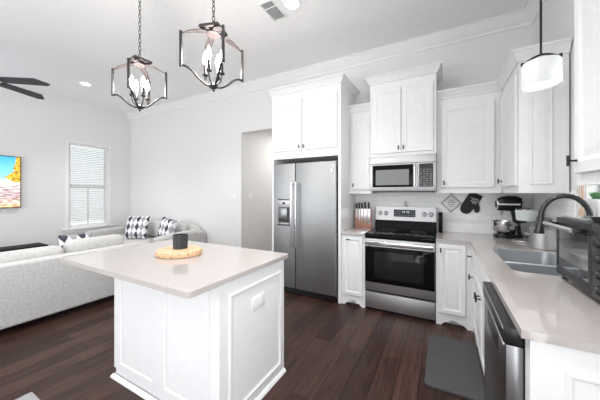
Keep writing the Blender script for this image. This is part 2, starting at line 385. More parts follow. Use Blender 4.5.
# sink window -------------------------------------------------------------------
wf = MB()
wf.box(RX+.03, RX+.10, KY0, KY0+.045, KZ0, KZ1).box(RX+.03, RX+.10, KY1-.045, KY1, KZ0, KZ1)
wf.box(RX+.03, RX+.10, KY0+.045, KY1-.045, KZ1-.045, KZ1).box(RX+.03, RX+.10, KY0+.045, KY1-.045, KZ0, KZ0+.045)
wf.box(RX+.045, RX+.095, KY0+.045, KY1-.045, 1.78, 1.83)
win2 = struct('window_2', wf, 'trim')
MB().box(RX+.075, RX+.081, KY0+.045, KY1-.045, KZ0+.045, 1.78).box(RX+.075, RX+.081, KY0+.045, KY1-.045, 1.83, KZ1-.045).build('window_pane', 'pane', win2)
MB().box(RX-.03, RX+.03, KY0-.03, KY1+.03, KZ0-.03, KZ0-.0005, .005).build('window_sill', 'trim', win2)

# backsplash
struct('backsplash_trim', MB().box(-1.135, RX-.012, BY-.010, BY-.0005, .915, 1.41).box(RX-.010, RX-.0005, KY1+.031, BY-.012, .915, 1.41).box(RX-.010, RX-.0005, .9, KY0-.031, .915, 1.41).box(RX-.010, RX-.0005, KY0-.031, KY1+.031, .915, KZ0-.031), 'tile')
bpy.data.objects['backsplash_trim'].name = 'trim_2'

# ================================================================ CABINETS
DOORP = [(0, .0), (.003, -.003), (.052, -.003), (.060, .004), (.066, .006), (.078, .006), (.100, -.001), (.104, -.001)]
def door_panel(mb, x0, x1, z0, z1, y, scale=1):
    w_ = min(x1-x0, z1-z0); sc = min(scale, w_/2/.125)
    mb.panel(x0, x1, z0, z1, y, [(i*sc if i > .01 else i, d) for i, d in DOORP], back=.017)
def pull(parent, x, y, z, vertical=True, L=.05, name='knob'):
    m = MB(); m.cyl((x, y, z), (x, y-.030, z), .0055, .0045, 10)
    if vertical: m.cyl((x, y-.031, z-L/2), (x, y-.031, z+L/2), .0065, seg=10)
    else: m.cyl((x-L/2, y-.031, z), (x+L/2, y-.031, z), .0065, seg=10)
    return m.build(name, 'black', parent)
CROWN = [(0, 0), (.014, .002), (.016, .018), (.026, .026), (.040, .060), (.054, .074), (.062, .078), (.062, .092), (0, .092)]
def crown_part(parent, w, d, z, left=True, right=True, s=1.0):
    path = ([(0, d)] if left else [])+[(0, 0), (w, 0)]+([(w, d)] if right else [])
    o, h = CROWN[-1]
    MB().sweep(path, [(a*s, b*s) for a, b in CROWN], z).build('crown', 'cab', parent)
def cabinet(name, label, loc, rotz, w, d, z0, z1, doors=(), drawers=(), crown=None, feet=False, sides=(), fs=1, cut=None):
    t = thing(name, label, 'cabinet', loc, rotz)
    zb = z0+(.105 if feet else 0)
    b = MB()
    if cut:   # open-topped carcass (sink base)
        b.box(0, .018, 0, d, zb, z1).box(w-.018, w, 0, d, zb, z1).box(.018, w-.018, 0, .018, zb, z1).box(.018, w-.018, d-.012, d, zb, z1).box(.018, w-.018, .018, d-.012, zb, zb+.018)
    else: b.box(0, w, 0, d, zb, z1)
    b.build('body', 'cab', t)
    if feet:
        f = MB(); q = min(.05, w*.14); mid = w/2
        f.prism([(0, 0), (q, 0), (q+.03, .03), (q+.075, .045), (mid-.02, .062), (mid, .070), (mid+.02, .062), (w-q-.075, .045), (w-q-.03, .03), (w-q, 0), (w, 0), (w, .105), (0, .105)], -.001, .019, 'Y')
        f.box(.02, w-.02, .075, .09, 0, .105)
        f.build('valance_foot', 'cab', t)
    for dr in doors:
        x0, x1, a, c, kx, kz = dr[:6]
        o = MB(); door_panel(o, x0, x1, a, c, -.019, fs); o = o.build('door', 'cab', t)
        if kx is not None: pull(o, kx, -.021, kz, len(dr) < 7)
    for dr in drawers:
        x0, x1, a, c, kx, kz = dr
        o = MB().panel(x0, x1, a, c, -.019, [(0, .0), (.003, -.003), (.018, -.003), (.024, .001), (.026, .001)], back=.017).build('drawer', 'cab', t)
        if kx is not None: pull(o, kx, -.021, kz, False)
    for s in sides:   # panels on the local x = w end
        m = MB(); m.M = Matrix(((0, -1, 0, w), (1, 0, 0, 0), (0, 0, 1, 0), (0, 0, 0, 1)))
        y0, y1, a, c = s
        m.panel(y0, y1, a, c, 0, [(0, -.0005), (.006, -.009), (.012, -.009), (.018, -.003), (.030, -.003), (.055, -.010), (.06, -.010)])
        m.build('end_panel', 'cab', t)
    if crown: crown_part(t, w, d, z1, *crown)
    return t

# refrigerator surround: upper cabinet and its two tall side panels
fx0, fx1, fy = -2.19, -1.135, 3.15
t = cabinet('refrigerator_cabinet', 'tallest white cabinet with two doors and crown, enclosing the steel refrigerator', (fx0, fy, 0), 0, fx1-fx0, BY-fy-.001, 1.885, 2.80,
            doors=[(.045, .500, 1.99, 2.70, .470, 2.035), (.512, 1.010, 1.99, 2.70, .542, 2.035)], crown=(True, True))
MB().box(0, .035, 0, BY-fy-.001, 0, 1.885).build('side_panel', 'cab', t)
MB().box(fx1-fx0-.035, fx1-fx0, 0, BY-fy-.001, 0, 1.885).build('side_panel', 'cab', t)
# narrow wall cabinet
cabinet('wall_cabinet', 'narrow white wall cabinet with one door between refrigerator and microwave', (-1.134, 3.50, 0), 0, .307, .299, 1.395, 2.50,
        doors=[(.035, .285, 1.45, 2.43, .062, 1.51)], crown=(False, False), fs=.75)
# cabinet above the microwave
cabinet('wall_cabinet', 'tall two-door white wall cabinet with crown directly above the microwave', (-.826, 3.40, 0), 0, .758, .399, 1.862, 2.79,
        doors=[(.03, .374, 1.90, 2.70, .350, 1.955), (.384, .728, 1.90, 2.70, .408, 1.955)], crown=(True, True))
# back wall upper right of the microwave
cabinet('wall_cabinet', 'wide single-door white wall cabinet over the oven mitt, right of microwave', (-.067, 3.50, 0), 0, .625, .299, 1.40, 2.50,
        doors=[(.05, .555, 1.465, 2.41, .075, 1.52)], crown=(False, False))
# corner upper on the right wall, raised panel on the end facing us
cabinet('wall_cabinet', 'white wall cabinet on the right wall with panelled end behind the sink pendant', (.559, 3.485, 0), -PI/2, .675, .309, 1.40, 2.50,
        doors=[(.03, .648, 1.465, 2.41, .085, 1.525)], crown=(False, True), sides=[(.07, .215, 1.47, 2.36)])
# near upper on the right wall
cabinet('wall_cabinet', 'nearest white wall cabinet at the right edge, above the toaster oven', (.57, 1.755, 0), -PI/2, .95, .308, 1.435, 2.50,
        doors=[(.035, .460, 1.49, 2.42, .065, 1.55), (.475, .915, 1.49, 2.42, .885, 1.55)], crown=(True, True))
o = bpy.data.objects
# base cabinets
cabinet('base_cabinet', 'narrow white base cabinet between refrigerator and range', (-1.134, 3.170, 0), 0, .303, .629, 0, .884,
        doors=[(.028, .275, .135, .862, .10, .825, 'h')], feet=True, fs=.75)
cabinet('base_cabinet', 'white base cabinet with arched foot right of the range', (-.067, 3.165, 0), 0, .335, .634, 0, .884,
        doors=[(.028, .270, .135, .862, .045, .80)], feet=True, fs=.8)
cabinet('base_cabinet', 'white corner base cabinet with drawer over door, left of the sink base', (.27, 3.163, 0), -PI/2, .250, .608, 0, .884,
        doors=[(.025, .235, .135, .66, .205, .60)], drawers=[(.025, .235, .69, .862, .10, .775)], feet=True, fs=.8)
cabinet('base_cabinet', 'white sink base cabinet with two doors beside the dishwasher', (.27, 2.911, 0), -PI/2, 1.012, .608, 0, .884,
        doors=[(.03, .500, .135, .66, .470, .60), (.510, .980, .135, .66, .54, .60)], drawers=[(.03, .980, .69, .862, None, 0)], feet=True, cut=True)
# finished end panel by the dishwasher, facing us
t = thing('end_cabinet', 'white panelled cabinet end under the near end of the sink counter', 'cabinet', (.27, 1.20, 0))
MB().box(0, .608, 0, .062, 0, .884).build('body', 'cab', t)
MB().panel(.09, .53, .10, .80, 0, [(0, -.0005), (.006, -.009), (.014, -.009), (.022, -.003), (.036, -.003), (.065, -.010), (.07, -.010)]).build('end_panel', 'cab', t)
MB().box(-.0, .608, -.014, -.0005, 0, .07, .003).build('base_trim', 'cab', t)

# ---------------------------------------------------------------- countertops
single('countertop', MB((-1.0, 3.4, .885)).box(-1.134, -.832, 3.135, BY-.012, .885, .915, .003), 'quartz', 'short light quartz countertop under the knife block, left of range', 'countertop')
SX0, SX1, SY0, SY1 = .375, .775, 2.06, 2.87
c = MB((.5, 3.0, .885)); e = .243; q = RX-.012; yb = BY-.012
ring_o = [(e, 3.135), (-.066, 3.135), (-.066, yb), (q, yb), (q, 1.185), (e, 1.185)]
def rrect(x0, x1, y0, y1, r, n=5):
    p = []
    for cx, cy, a in ((x1-r, y1-r, 0), (x0+r, y1-r, 90), (x0+r, y0+r, 180), (x1-r, y0+r, 270)):
        for i in range(n+1): t_ = R(a+90*i/n); p.append((cx+r*math.cos(t_), cy+r*math.sin(t_)))
    return p
def slab_with_hole(mb, outer, hole, z0, z1):
    for z, in ((z0,), (z1,)):
        vo = [mb.bm.verts.new((*p, z)) for p in outer]; vh = [mb.bm.verts.new((*p, z)) for p in hole]
        eo = [mb.bm.edges.new((vo[i], vo[(i+1) % len(vo)])) for i in range(len(vo))]
        eh = [mb.bm.edges.new((vh[i], vh[(i+1) % len(vh)])) for i in range(len(vh))]
        bmesh.ops.triangle_fill(mb.bm, edges=eo+eh, use_beauty=True)
        if z == z0: a = (vo, vh)
        else: b = (vo, vh)
    for k in (0, 1):
        n = len(a[k])
        for i in range(n): mb.bm.faces.new((a[k][i], a[k][(i+1) % n], b[k][(i+1) % n], b[k][i]))
slab_with_hole(c, ring_o, rrect(SX0, SX1, SY0, SY1, .07), .885, .915)
single('countertop', c, 'quartz', 'long light quartz countertop along the right wall holding the sink', 'countertop')

# sink ------------------------------------------------------------------------
t = thing('kitchen_sink', 'double-bowl stainless steel sink set in the right-hand quartz counter', 'sink', (.575, 2.465, .70))
def bowl(y0, y1):
    m = MB((.575, 2.465, .70)); x0, x1 = SX0+.004, SX1-.004
    rings = []
    for ins, zz, rr in ((0.001, .907, .065), (.001, .903, .065), (.006, .86, .06), (.012, .75, .06), (.035, .722, .07), (.10, .715, .06)):
        rings.append([(p[0], p[1], zz) for p in rrect(x0+ins, x1-ins, y0+ins, y1-ins, min(rr, .06))])
    m.grid(rings, cap=False); m.bm.faces.ensure_lookup_table()
    n = len(rings[0]); vs = m.bm.verts[:]; m.bm.faces.new(vs[-n:])
    cx, cy = (x0+x1)/2, (y0+y1)/2
    return m, cx, cy
rm = MB((.575, 2.465, .70))
rm.grid([[(p[0], p[1], z) for p in rrect(SX0+i, SX1-i, SY0+i, SY1-i, .070)] for i, z in ((.0015, .9125), (.0015, .9075), (.0038, .9075), (.0038, .9125))], close=True)
rm.build('rim', 'sink_highlight', t)
for y0, y1 in ((SY0+.003, 2.335), (2.365, SY1-.003)):
    m, cx, cy = bowl(y0, y1); b = m.build('bowl', 'sinksteel', t)
    MB((.575, 2.465, .70)).lathe([(.042, .716), (.042, .719), (.03, .719), (.025, .7165), (.0005, .7165)], (cx, cy, 0), 20).build('drain', 'chrome', b)
MB((.575, 2.465, .70)).box(SX0+.012, SX1-.012, 2.3355, 2.3645, .80, .910, .003).build('divider', 'sink_highlight', t)

# faucet ----------------------------------------------------------------------
fx, fyy = .822, 2.34
t = thing('kitchen_faucet', 'dark gunmetal gooseneck pull-down faucet arching over the sink', 'faucet', (fx, fyy, .9155))
O = (fx, fyy, .9155)
MB(O).lathe([(.027, .916), (.027, .925), (.021, .93), (.019, 1.0), (.0165, 1.01)], (fx, fyy, 0), 20).build('base', 'faucet', t)
pts = [(fx, fyy, 1.0), (fx, fyy, 1.10), (fx, fyy, 1.20)]
ra = .115; tx, ty = -1, .22; ln = math.hypot(tx, ty); tx /= ln; ty /= ln
for i in range(1, 13):
    a = PI*i/12*1.02; pts.append((fx+tx*ra*(1-math.cos(a)), fyy+ty*ra*(1-math.cos(a)), 1.24+ra*1.22*math.sin(a)))
ex = pts[-1]
MB(O).tube(pts, .0158, 14).build('spout', 'faucet', t)
MB(O).tube([ex, (ex[0]+tx*.004, ex[1]+ty*.004, ex[2]-.05), (ex[0]+tx*.012, ex[1]+ty*.012, ex[2]-.105), (ex[0]+tx*.012, ex[1]+ty*.012, ex[2]-.112)], [.0165, .020, .031, .029], 16).build('spray_head', 'faucet', t)
MB(O).tube([(fx-.0, fyy-.02, .97), (fx-.0, fyy-.045, .975), (fx, fyy-.075, 1.02)], [.011, .008, .006], 10).build('handle', 'faucet', t)

# ================================================================ APPLIANCES
# refrigerator
X0, X1, Y0 = -2.140, -1.186, 3.115
t = thing('refrigerator', 'side-by-side stainless steel refrigerator with dispenser in the left door', 'refrigerator', ((X0+X1)/2, 3.45, 0)); O = tuple(t.location)
MB(O).box(X0+.012, X1-.012, 3.21, 3.77, .02, 1.80).box(X0+.02, X1-.02, 3.17, 3.21, .02, .075).build('body', 'steel_h', t)
xs = -1.778
def fdoor(a, b):
    return MB(O).box(a, b, Y0, 3.20, .085, 1.815, .010, 3).build('door', 'steel_f', t)
d1 = fdoor(X0, xs-.004); d2 = fdoor(xs+.004, X1)
for d_, hx in ((d1, -1.812), (d2, -1.742)):
    h = MB(O); h.tube([(hx, Y0-.055, .66), (hx, Y0-.060, .75), (hx, Y0-.060, 1.46), (hx, Y0-.055, 1.55)], .0125, 12)
    h.cyl((hx, Y0-.054, .69), (hx, Y0-.001, .69), .010).cyl((hx, Y0-.054, 1.52), (hx, Y0-.001, 1.52), .010)
    h.build('handle', 'chrome', d_)
dp = MB(O).panel(-2.070, -1.850, .945, 1.335, Y0-.004, [(0, .0), (.008, -.002), (.010, .0)], back=.004).build('dispenser', 'steel_h', d1, label='grey ice and water dispenser')
MB(O).box(-2.062, -1.858, Y0-.012, Y0-.005, 1.215, 1.325, .002).build('control_panel', 'steel', dp)
MB(O).box(-2.055, -1.865, Y0-.0125, Y0-.012, 1.300, 1.318).box(-1.985, -1.935, Y0-.0125, Y0-.012, 1.245, 1.275).build('display', 'blackp', dp)
MB(O).box(-2.05, -1.87, Y0-.0075, Y0-.0052, .99, 1.205).build('recess', 'blackp', dp)
MB(O).box(-2.035, -1.905, Y0-.014, Y0-.008, 1.03, 1.19, .004).build('paddle', 'steel_h', dp)
MB(O).box(-2.06, -1.86, Y0-.022, Y0-.0055, .955, .985, .004).build('drip_tray', 'steel_h', dp)
bd = MB(O).lathe([(.020, Y0-.003), (.020, Y0-.0002)], (-1.245, 0, 1.695), 20, 'Y').build('badge', 'steel_h', d2)
MB(O).lathe([(.015, Y0-.0042), (.015, Y0-.0032)], (-1.245, 0, 1.695), 20, 'Y').build('badge_face', 'chrome', bd)
MB(O).box(X0+.02, X1-.02, 3.15, 3.17, .012, .075).build('toe_grille', 'blackp', t)

# range
X0, X1, Y0 = -.830, -.070, 3.150
t = thing('range', 'freestanding stainless steel electric range with black oven door', 'range', ((X0+X1)/2, 3.45, 0)); O = tuple(t.location)
MB(O).box(X0, X1, Y0+.03, 3.775, .03, .905).build('body', 'blackp', t)
ck = MB(O).box(X0, X1, Y0-.005, 3.70, .905, .918, .003).build('cooktop', 'glassb', t)
for i, (bx, by, r) in enumerate(((-.64, 3.31, .09), (-.27, 3.31, .115), (-.64, 3.56, .115), (-.27, 3.56, .09))):
    MB(O).lathe([(r, .9182), (r, .9186), (r-.003, .9186), (r-.003, .9182)], (bx, by, 0), 36, cap=False).build('burner_ring', 'greyp', ck)
bg_ = MB(O); bg_.prism([(3.70, .915), (3.775, .915), (3.775, 1.215), (3.735, 1.215), (3.71, 1.035)], X0, X1, 'X').build('backguard', 'glassb', t)
sp = MB(O); sp.prism([(3.701, 1.035), (3.713, 1.035), (3.74, 1.212), (3.726, 1.218)], X0+.004, X1-.004, 'X'); bgp = sp.build('control_panel', 'steel', t)
def onp(x, z):   # a point on the sloped control panel
    f_ = (z-1.035)/(1.218-1.035); return (x, 3.701+.025*f_, z)
def slab(mb, x0, x1, z0, z1, off=.001, th=.003):
    a, b = onp(x0, z0), onp(x0, z1)
    mb.prism([(a[1]-off-th, z0), (a[1]-off, z0), (b[1]-off, z1), (b[1]-off-th, z1)], x0, x1, 'X')
dm = MB(O); slab(dm, -.585, -.315, 1.085, 1.180, 0, .003); dd = dm.build('display', 'display', bgp)
dm = MB(O)
for x in (-.475, -.455, -.425, -.405): slab(dm, x, x+.012, 1.140, 1.162, .0035, .001)
dm.build('clock_digits', 'digits', dd)
dm = MB(O)
for i in range(9):
    for z in (1.10,) if i in (3, 4, 5) else (1.10, 1.125, 1.15): slab(dm, -.57+i*.028, -.555+i*.028, z, z+.008, .0035, .0008)
dm.build('key_pad', 'greyp', dd)
for x in (-.765, -.690, -.210, -.135):
    p = onp(x, 1.125); m = MB(O)
    m.tube([(x, p[1]-.001, p[2]), (x, p[1]-.006, p[2]+.001), (x, p[1]-.007, p[2]+.001), (x, p[1]-.030, p[2]+.004)], [.032, .032, .025, .022], 24)
    m.box(x-.004, x+.004, p[1]-.040, p[1]-.028, p[2]-.018, p[2]+.026, .002)
    m.build('knob', 'steel_h', bgp)
MB(O).box(X0+.002, X1-.002, Y0+.002, Y0+.03, .865, .904, .003).build('front_rail', 'glassb', t)
dr = MB(O).box(X0+.004, X1-.004, Y0-.012, Y0+.028, .245, .860, .006).build('oven_door', 'steel', t)
gl = MB(O).box(X0+.006, X1-.006, Y0-.016, Y0-.0125, .345, .770, .002).build('door_glass', 'glassb', dr)
MB(O).box(-.715, -.185, Y0-.018, Y0-.0165, .40, .715, .0005).build('oven_window', 'ovenglass', gl)
h = MB(O); h.box(X0+.012, X1-.012, Y0-.062, Y0-.038, .788, .842, .010, 3).box(X0+.03, X0+.06, Y0-.045, Y0-.010, .80, .83, .004).box(X1-.06, X1-.03, Y0-.045, Y0-.010, .80, .83, .004)
h.build('handle', 'chrome', dr)
MB(O).box(X0+.004, X1-.004, Y0-.008, Y0+.028, .035, .225, .006).build('storage_drawer', 'steel', t)
MB(O).box(X0+.01, X1-.01, Y0+.04, 3.7, 0, .03).build('plinth', 'blackp', t)

# microwave
X0, X1, Y0, Z0, Z1 = -.826, -.069, 3.385, 1.415, 1.858
t = thing('microwave', 'over-the-range stainless steel microwave mounted under the tall wall cabinet', 'microwave', ((X0+X1)/2, 3.6, Z0)); O = tuple(t.location)
MB(O).box(X0, X1, Y0+.035, 3.788, Z0+.012, Z1).build('body', 'steel_h', t)
MB(O).box(X0, X1, Y0, Y0+.034, 1.765, Z1, .004).build('vent_panel', 'steel', t)
dr = MB(O).box(X0, -.262, Y0-.004, Y0+.034, Z0+.02, 1.760, .004).build('door', 'steel', t)
fr_ = MB(O).box(-.792, -.312, Y0-.008, Y0-.0045, 1.475, 1.748, .002).build('door_glass', 'glassb', dr)
MB(O).box(-.750, -.358, Y0-.010, Y0-.0085, 1.500, 1.690).build('window', 'mwglass', fr_)
h = MB(O).tube([(-.291, Y0-.035, 1.485), (-.291, Y0-.040, 1.53), (-.291, Y0-.040, 1.70), (-.291, Y0-.035, 1.745)], .010, 10)
h.cyl((-.291, Y0-.035, 1.50), (-.291, Y0-.0045, 1.50), .008, seg=10).cyl((-.291, Y0-.035, 1.73), (-.291, Y0-.0045, 1.73), .008, seg=10).build('handle', 'chrome', dr)
cp = MB(O).box(-.260, X1, Y0-.004, Y0+.034, Z0+.02, 1.760, .004).build('control_panel', 'steel', t)
kp = MB(O).box(-.248, -.100, Y0-.006, Y0-.0045, 1.475, 1.748).build('key_pad', 'blackp', cp)
MB(O).box(-.238, -.110, Y0-.0075, Y0-.0065, 1.705, 1.738).build('display', 'display', kp)
kk = MB(O)
for i in range(4):
    for j in range(8):
        x = -.238+i*.033; z = 1.485+j*.026; kk.box(x, x+.026, Y0-.0075, Y0-.0065, z, z+.018)
kk.build('buttons', 'keys', kp)
MB(O).box(X0+.02, X1-.02, Y0+.03, 3.70, Z0, Z0+.011).build('bottom_vent', 'blackp', t)

# dishwasher (front faces -x)
Y0, Y1 = 1.270, 1.870
t = thing('dishwasher', 'stainless steel dishwasher with dark control edge under the sink counter', 'dishwasher', (.5, 1.57, 0)); O = tuple(t.location)
MB(O).box(.272, .84, Y0+.004, Y1-.004, .02, .875).build('body', 'greyp', t)
dr = MB(O).box(.213, .2705, Y0, Y1, .095, .812, .006).build('door', 'steel_h', t)
cs = MB(O).box(.206, .2705, Y0, Y1, .815, .880, .004).build('control_strip', 'blackp', t, label='black control strip along the top edge of the door')
MB(O).box(.2045, .2125, Y0+.01, Y1-.01, .800, .8135, .002).build('handle_lip', 'steel', dr)
MB(O).box(.2035, .2055, Y0+.004, Y1-.004, .868, .8795).build('edge_trim', 'steel', cs)
pk = MB(O).box(.2115, .2128, Y0+.16, Y1-.14, .70, .797).build('handle_pocket', 'blackp', dr)
MB(O).box(.235, .2705, Y0+.01, Y1-.01, 0, .085).build('toe_kick', 'blackp', t)

# toaster oven on the right counter
X0, X1, Y0, Y1, Z0, Z1 = .575, .840, 1.475, 2.040, .940, 1.265
t = thing('toaster_oven', 'large black and grey toaster oven with long light handle on the right counter', 'toaster oven', (.70, 1.76, .9155)); O = tuple(t.location)
b = MB(O).box(X0+.015, X1, Y0, Y1, Z0, Z1, .008).build('body', 'blackp', t)
fm = MB(O); gy0 = 1.655
fm.box(X0, X0+.014, gy0-.02, Y1, Z1-.06, Z1-.004, .003).box(X0, X0+.014, gy0-.02, Y1, Z0+.004, Z0+.05, .003)
fm.box(X0, X0+.014, Y1-.03, Y1, Z0+.05, Z1-.06, .003).box(X0, X0+.014, gy0-.02, gy0+.01, Z0+.05, Z1-.06, .003)
dr = fm.build('door', 'toast', t)
MB(O).box(X0+.003, X0+.012, gy0+.011, Y1-.031, Z0+.051, Z1-.061).build('door_glass', 'toastglass', dr)
h = MB(O).tube([(X0-.048, Y1+.005, 1.222), (X0-.048, gy0+.02, 1.222)], .0115, 12)
h.build('handle', M['chrome'], dr, label='light brushed metal door handle')
MB(O).box(X0-.048, X0+.002, Y1-.022, Y1-.008, 1.212, 1.232, .003).build('handle_bracket', 'blackp', dr)
MB(O).box(X0-.048, X0+.002, gy0+.015, gy0+.03, 1.212, 1.232, .003).build('handle_bracket', 'blackp', dr)
cp = MB(O).box(X0, X0+.014, Y0, gy0-.022, Z0+.004, Z1-.004, .003).build('control_panel', 'toast', t)
for z in (.99, 1.055, 1.12, 1.185):
    m = MB(O).lathe([(.001, X0-.001), (.021, X0-.001), (.020, X0-.006), (.016, X0-.016), (.015, X0-.018), (.001, X0-.018)], (0, (Y0+gy0-.02)/2, z), 18, 'X').build('knob', 'blackp', cp)
for x in (X0+.03, X1-.03):
    for y in (Y0+.03, Y1-.03): MB(O).cyl((x, y, .9156), (x, y, Z0+.002), .014, seg=12).build('foot', 'blackp', t)
t = thing('baking_tray', 'shallow black baking pan lying on top of the toaster oven', 'tray', (.72, 1.62, Z1+.0005)); O = tuple(t.location)
m = MB(O); x0, x1, y0, y1 = .60, .83, 1.48, 1.74
m.grid([[(p[0], p[1], z) for p in rrect(x0+i, x1-i, y0+i, y1-i, .02)] for i, z in ((.0, Z1+.022), (.008, Z1+.02), (.016, Z1+.004), (.02, Z1+.003))], cap=False)
m.bm.faces.new(m.bm.verts[-24:]); m.grid([[(p[0], p[1], z) for p in rrect(x0+i, x1-i, y0+i, y1-i, .02)] for i, z in ((.0, Z1+.022), (.012, Z1+.0006))], cap=False); m.bm.faces.new(m.bm.verts[-24:])
m.build('pan', 'blackp', t)
single('glass_board', MB((.72, 1.9, Z1+.0005)).prism(rrect(.60, .82, 1.77, 2.02, .02), Z1+.0005, Z1+.008, 'Z'), mat('grey_green_glass', (.36, .42, .40), .1), 'grey-green glass board on the far half of the toaster oven top', 'cutting board')

# ================================================================ ISLAND
ix0, ix1, iy0, iy1 = -2.20, -1.10, 1.08, 1.745
t = thing('kitchen_island', 'white panelled kitchen island in the middle of the floor', 'island', ((ix0+ix1)/2, (iy0+iy1)/2, 0)); O = tuple(t.location)
MB(O).box(ix0, ix1, iy0, iy1, 0, .884).build('body', 'cab', t)
# front face: shaker frame, with two sunk panels (stiles and rails stand proud of the face)
m = MB(O); y = iy0
xsA = [ix0, ix0+.075, -1.722, -1.600, -1.172, ix1]
m.box(xsA[0], xsA[1], y-.012, y-.0002, .075, .884).box(xsA[2], xsA[3], y-.012, y-.0002, .075, .884).box(xsA[4], xsA[5], y-.012, y-.0002, .075, .884)
for a, b in ((xsA[1], xsA[2]), (xsA[3], xsA[4])): m.box(a, b, y-.012, y-.0002, .075, .115).box(a, b, y-.012, y-.0002, .845, .884)
for a, b in ((xsA[1], xsA[2]), (xsA[3], xsA[4])):   # small ogee inside each frame
    m.grid([[(a+i, y-d, .115+i), (b-i, y-d, .115+i), (b-i, y-d, .845-i), (a+i, y-d, .845-i)] for i, d in ((0, .012), (.006, .010), (.012, .0025), (.016, .0015))])
m.build('front_panelling', 'cab', t)
m = MB(O); m.M = Matrix(((0, -1, 0, ix1), (1, 0, 0, 0), (0, 0, 1, 0), (0, 0, 0, 1)))
m.panel(iy0+.058, iy1-.052, .088, .805, 0, [(0, -.0005), (.004, -.012), (.012, -.014), (.020, -.006), (.028, -.003), (.040, -.003), (.062, -.0045), (.066, -.0045)])
m.build('end_panel', 'cab', t)
BT = [(0, 0), (.020, 0), (.018, .010), (.010, .022), (0, .028)]
MB(O).sweep([(ix0, iy1), (ix0, iy0-.0125), (ix1+.0005, iy0-.0125), (ix1+.0005, iy1)], BT, 0).build('base_trim', 'cab', t)
ou = MB(O).box(ix1+.0046, ix1+.0085, 1.345, 1.480, .622, .712, .002).build('outlet', 'pot', t, label='white double outlet cover')
s_ = MB(O)
for yy in (1.385, 1.440): s_.box(ix1+.0086, ix1+.0100, yy-.013, yy+.013, .642, .692)
s_.build('socket', 'trim', ou)
single('island_countertop', MB((-1.76, 1.32, .885)).prism(rrect(-2.500, -1.078, .848, 1.790, .022, 4), .885, .915, 'Z'), 'quartz', 'light quartz slab with seating overhang on top of the island', 'countertop')

# wooden board + black candle
t = thing('serving_board', 'round pale wood slice board on the island under the black candle', 'serving board', (-1.83, 1.355, .9155)); O = tuple(t.location)
n = 40; rad = []
for i in range(n):
    a = 2*PI*i/n; r = .178+.004*math.sin(3*a+1)+.002*math.sin(9*a)
    rad.append(r)
rings = []
for s_, z in ((.96, .9157), (1.0, .921), (1.01, .943), (.985, .955), (.975, .9555)):
    rings.append([(-1.83+rad[i]*s_*math.cos(2*PI*i/n)*1.0, 1.355+rad[i]*s_*math.sin(2*PI*i/n)*.9, z) for i in range(n)])
MB(O).grid(rings, cap=True).build('bark_rim', 'bark', t)
rings = [[(-1.83+rad[i]*s_*math.cos(2*PI*i/n), 1.355+rad[i]*s_*math.sin(2*PI*i/n)*.9, z) for i in range(n)] for s_, z in ((.955, .9556), (.95, .957))]
MB(O).grid(rings, cap=True).build('top', 'wood', t)
t = thing('candle_jar', 'faceted charcoal black candle jar standing on the wooden board', 'candle', (-1.845, 1.375, .9575)); O = tuple(t.location)
MB(O).lathe([(.050, .9575), (.056, .961), (.059, 1.060), (.059, 1.068), (.054, 1.068), (.052, 1.05), (.0005, 1.05)], (-1.845, 1.375, 0), 10).build('jar', 'charcoal', t, sharp=20)
MB(O).cyl((-1.845, 1.375, 1.0502), (-1.845, 1.375, 1.062), .0015, seg=6).build('wick', 'pot', t)

# ================================================================ COUNTER THINGS
# knife block
kx, ky = -.975, 3.60
t = thing('knife_block', 'reddish wooden magnetic knife block left of the range', 'knife block', (kx, ky, .9155)); O = tuple(t.location)
MB(O).box(kx-.115, kx+.115, ky-.0, ky+.030, .930, 1.165, .003).build('board', 'block', t)
MB(O).box(kx-.12, kx+.12, ky-.06, ky+.07, .9157, .9295, .003).build('base', 'block', t)
where = ['leftmost', 'second from left', 'middle', 'second from right', 'rightmost']
spec = [(-.088, .13, .022, .075), (-.050, .16, .026, .085), (-.012, .17, .030, .085), (.032, .20, .040, .095), (.082, .21, .038, .09)]
for (dx, bl_, bw, hl), wd in zip(spec, where):
    x = kx+dx; y = ky-.006; zt = 1.185
    t = thing('kitchen_knife', wd+' of five black-handled knives on the wooden block', 'knife', (x, y, zt-.02), group='knives on the block'); O = tuple(t.location)
    MB(O).prism([(x-bw/2, zt), (x+bw/2, zt), (x+bw/2, zt-bl_*.75), (x+bw*.2, zt-bl_), (x-bw/2, zt-bl_*.9)], y+.0035, y+.0055, 'Y').build('blade', 'chrome', t)
    MB(O).box(x-.0135, x+.0135, y-.006, y+.012, zt, zt+hl, .004).build('handle', 'blackp', t)
# salt shaker on the range backguard
single('salt_shaker', MB((-.45, 3.76, 1.2155)).lathe([(.020, 1.2157), (.022, 1.23), (.017, 1.25), (.020, 1.265), (.014, 1.285), (.004, 1.29)], (-.45, 3.755, 0), 16), mat('pinkish_ceramic', (.70, .62, .60), .4), 'small pinkish white shaker standing on top of the range backguard', 'shaker')
# black upright box right of the range
single('canister', MB((-.030, 3.65, .9155)).box(-.050, -.004, 3.62, 3.74, .9157, 1.165, .006), 'glassb', 'black upright narrow canister on the counter right of the range', 'canister')

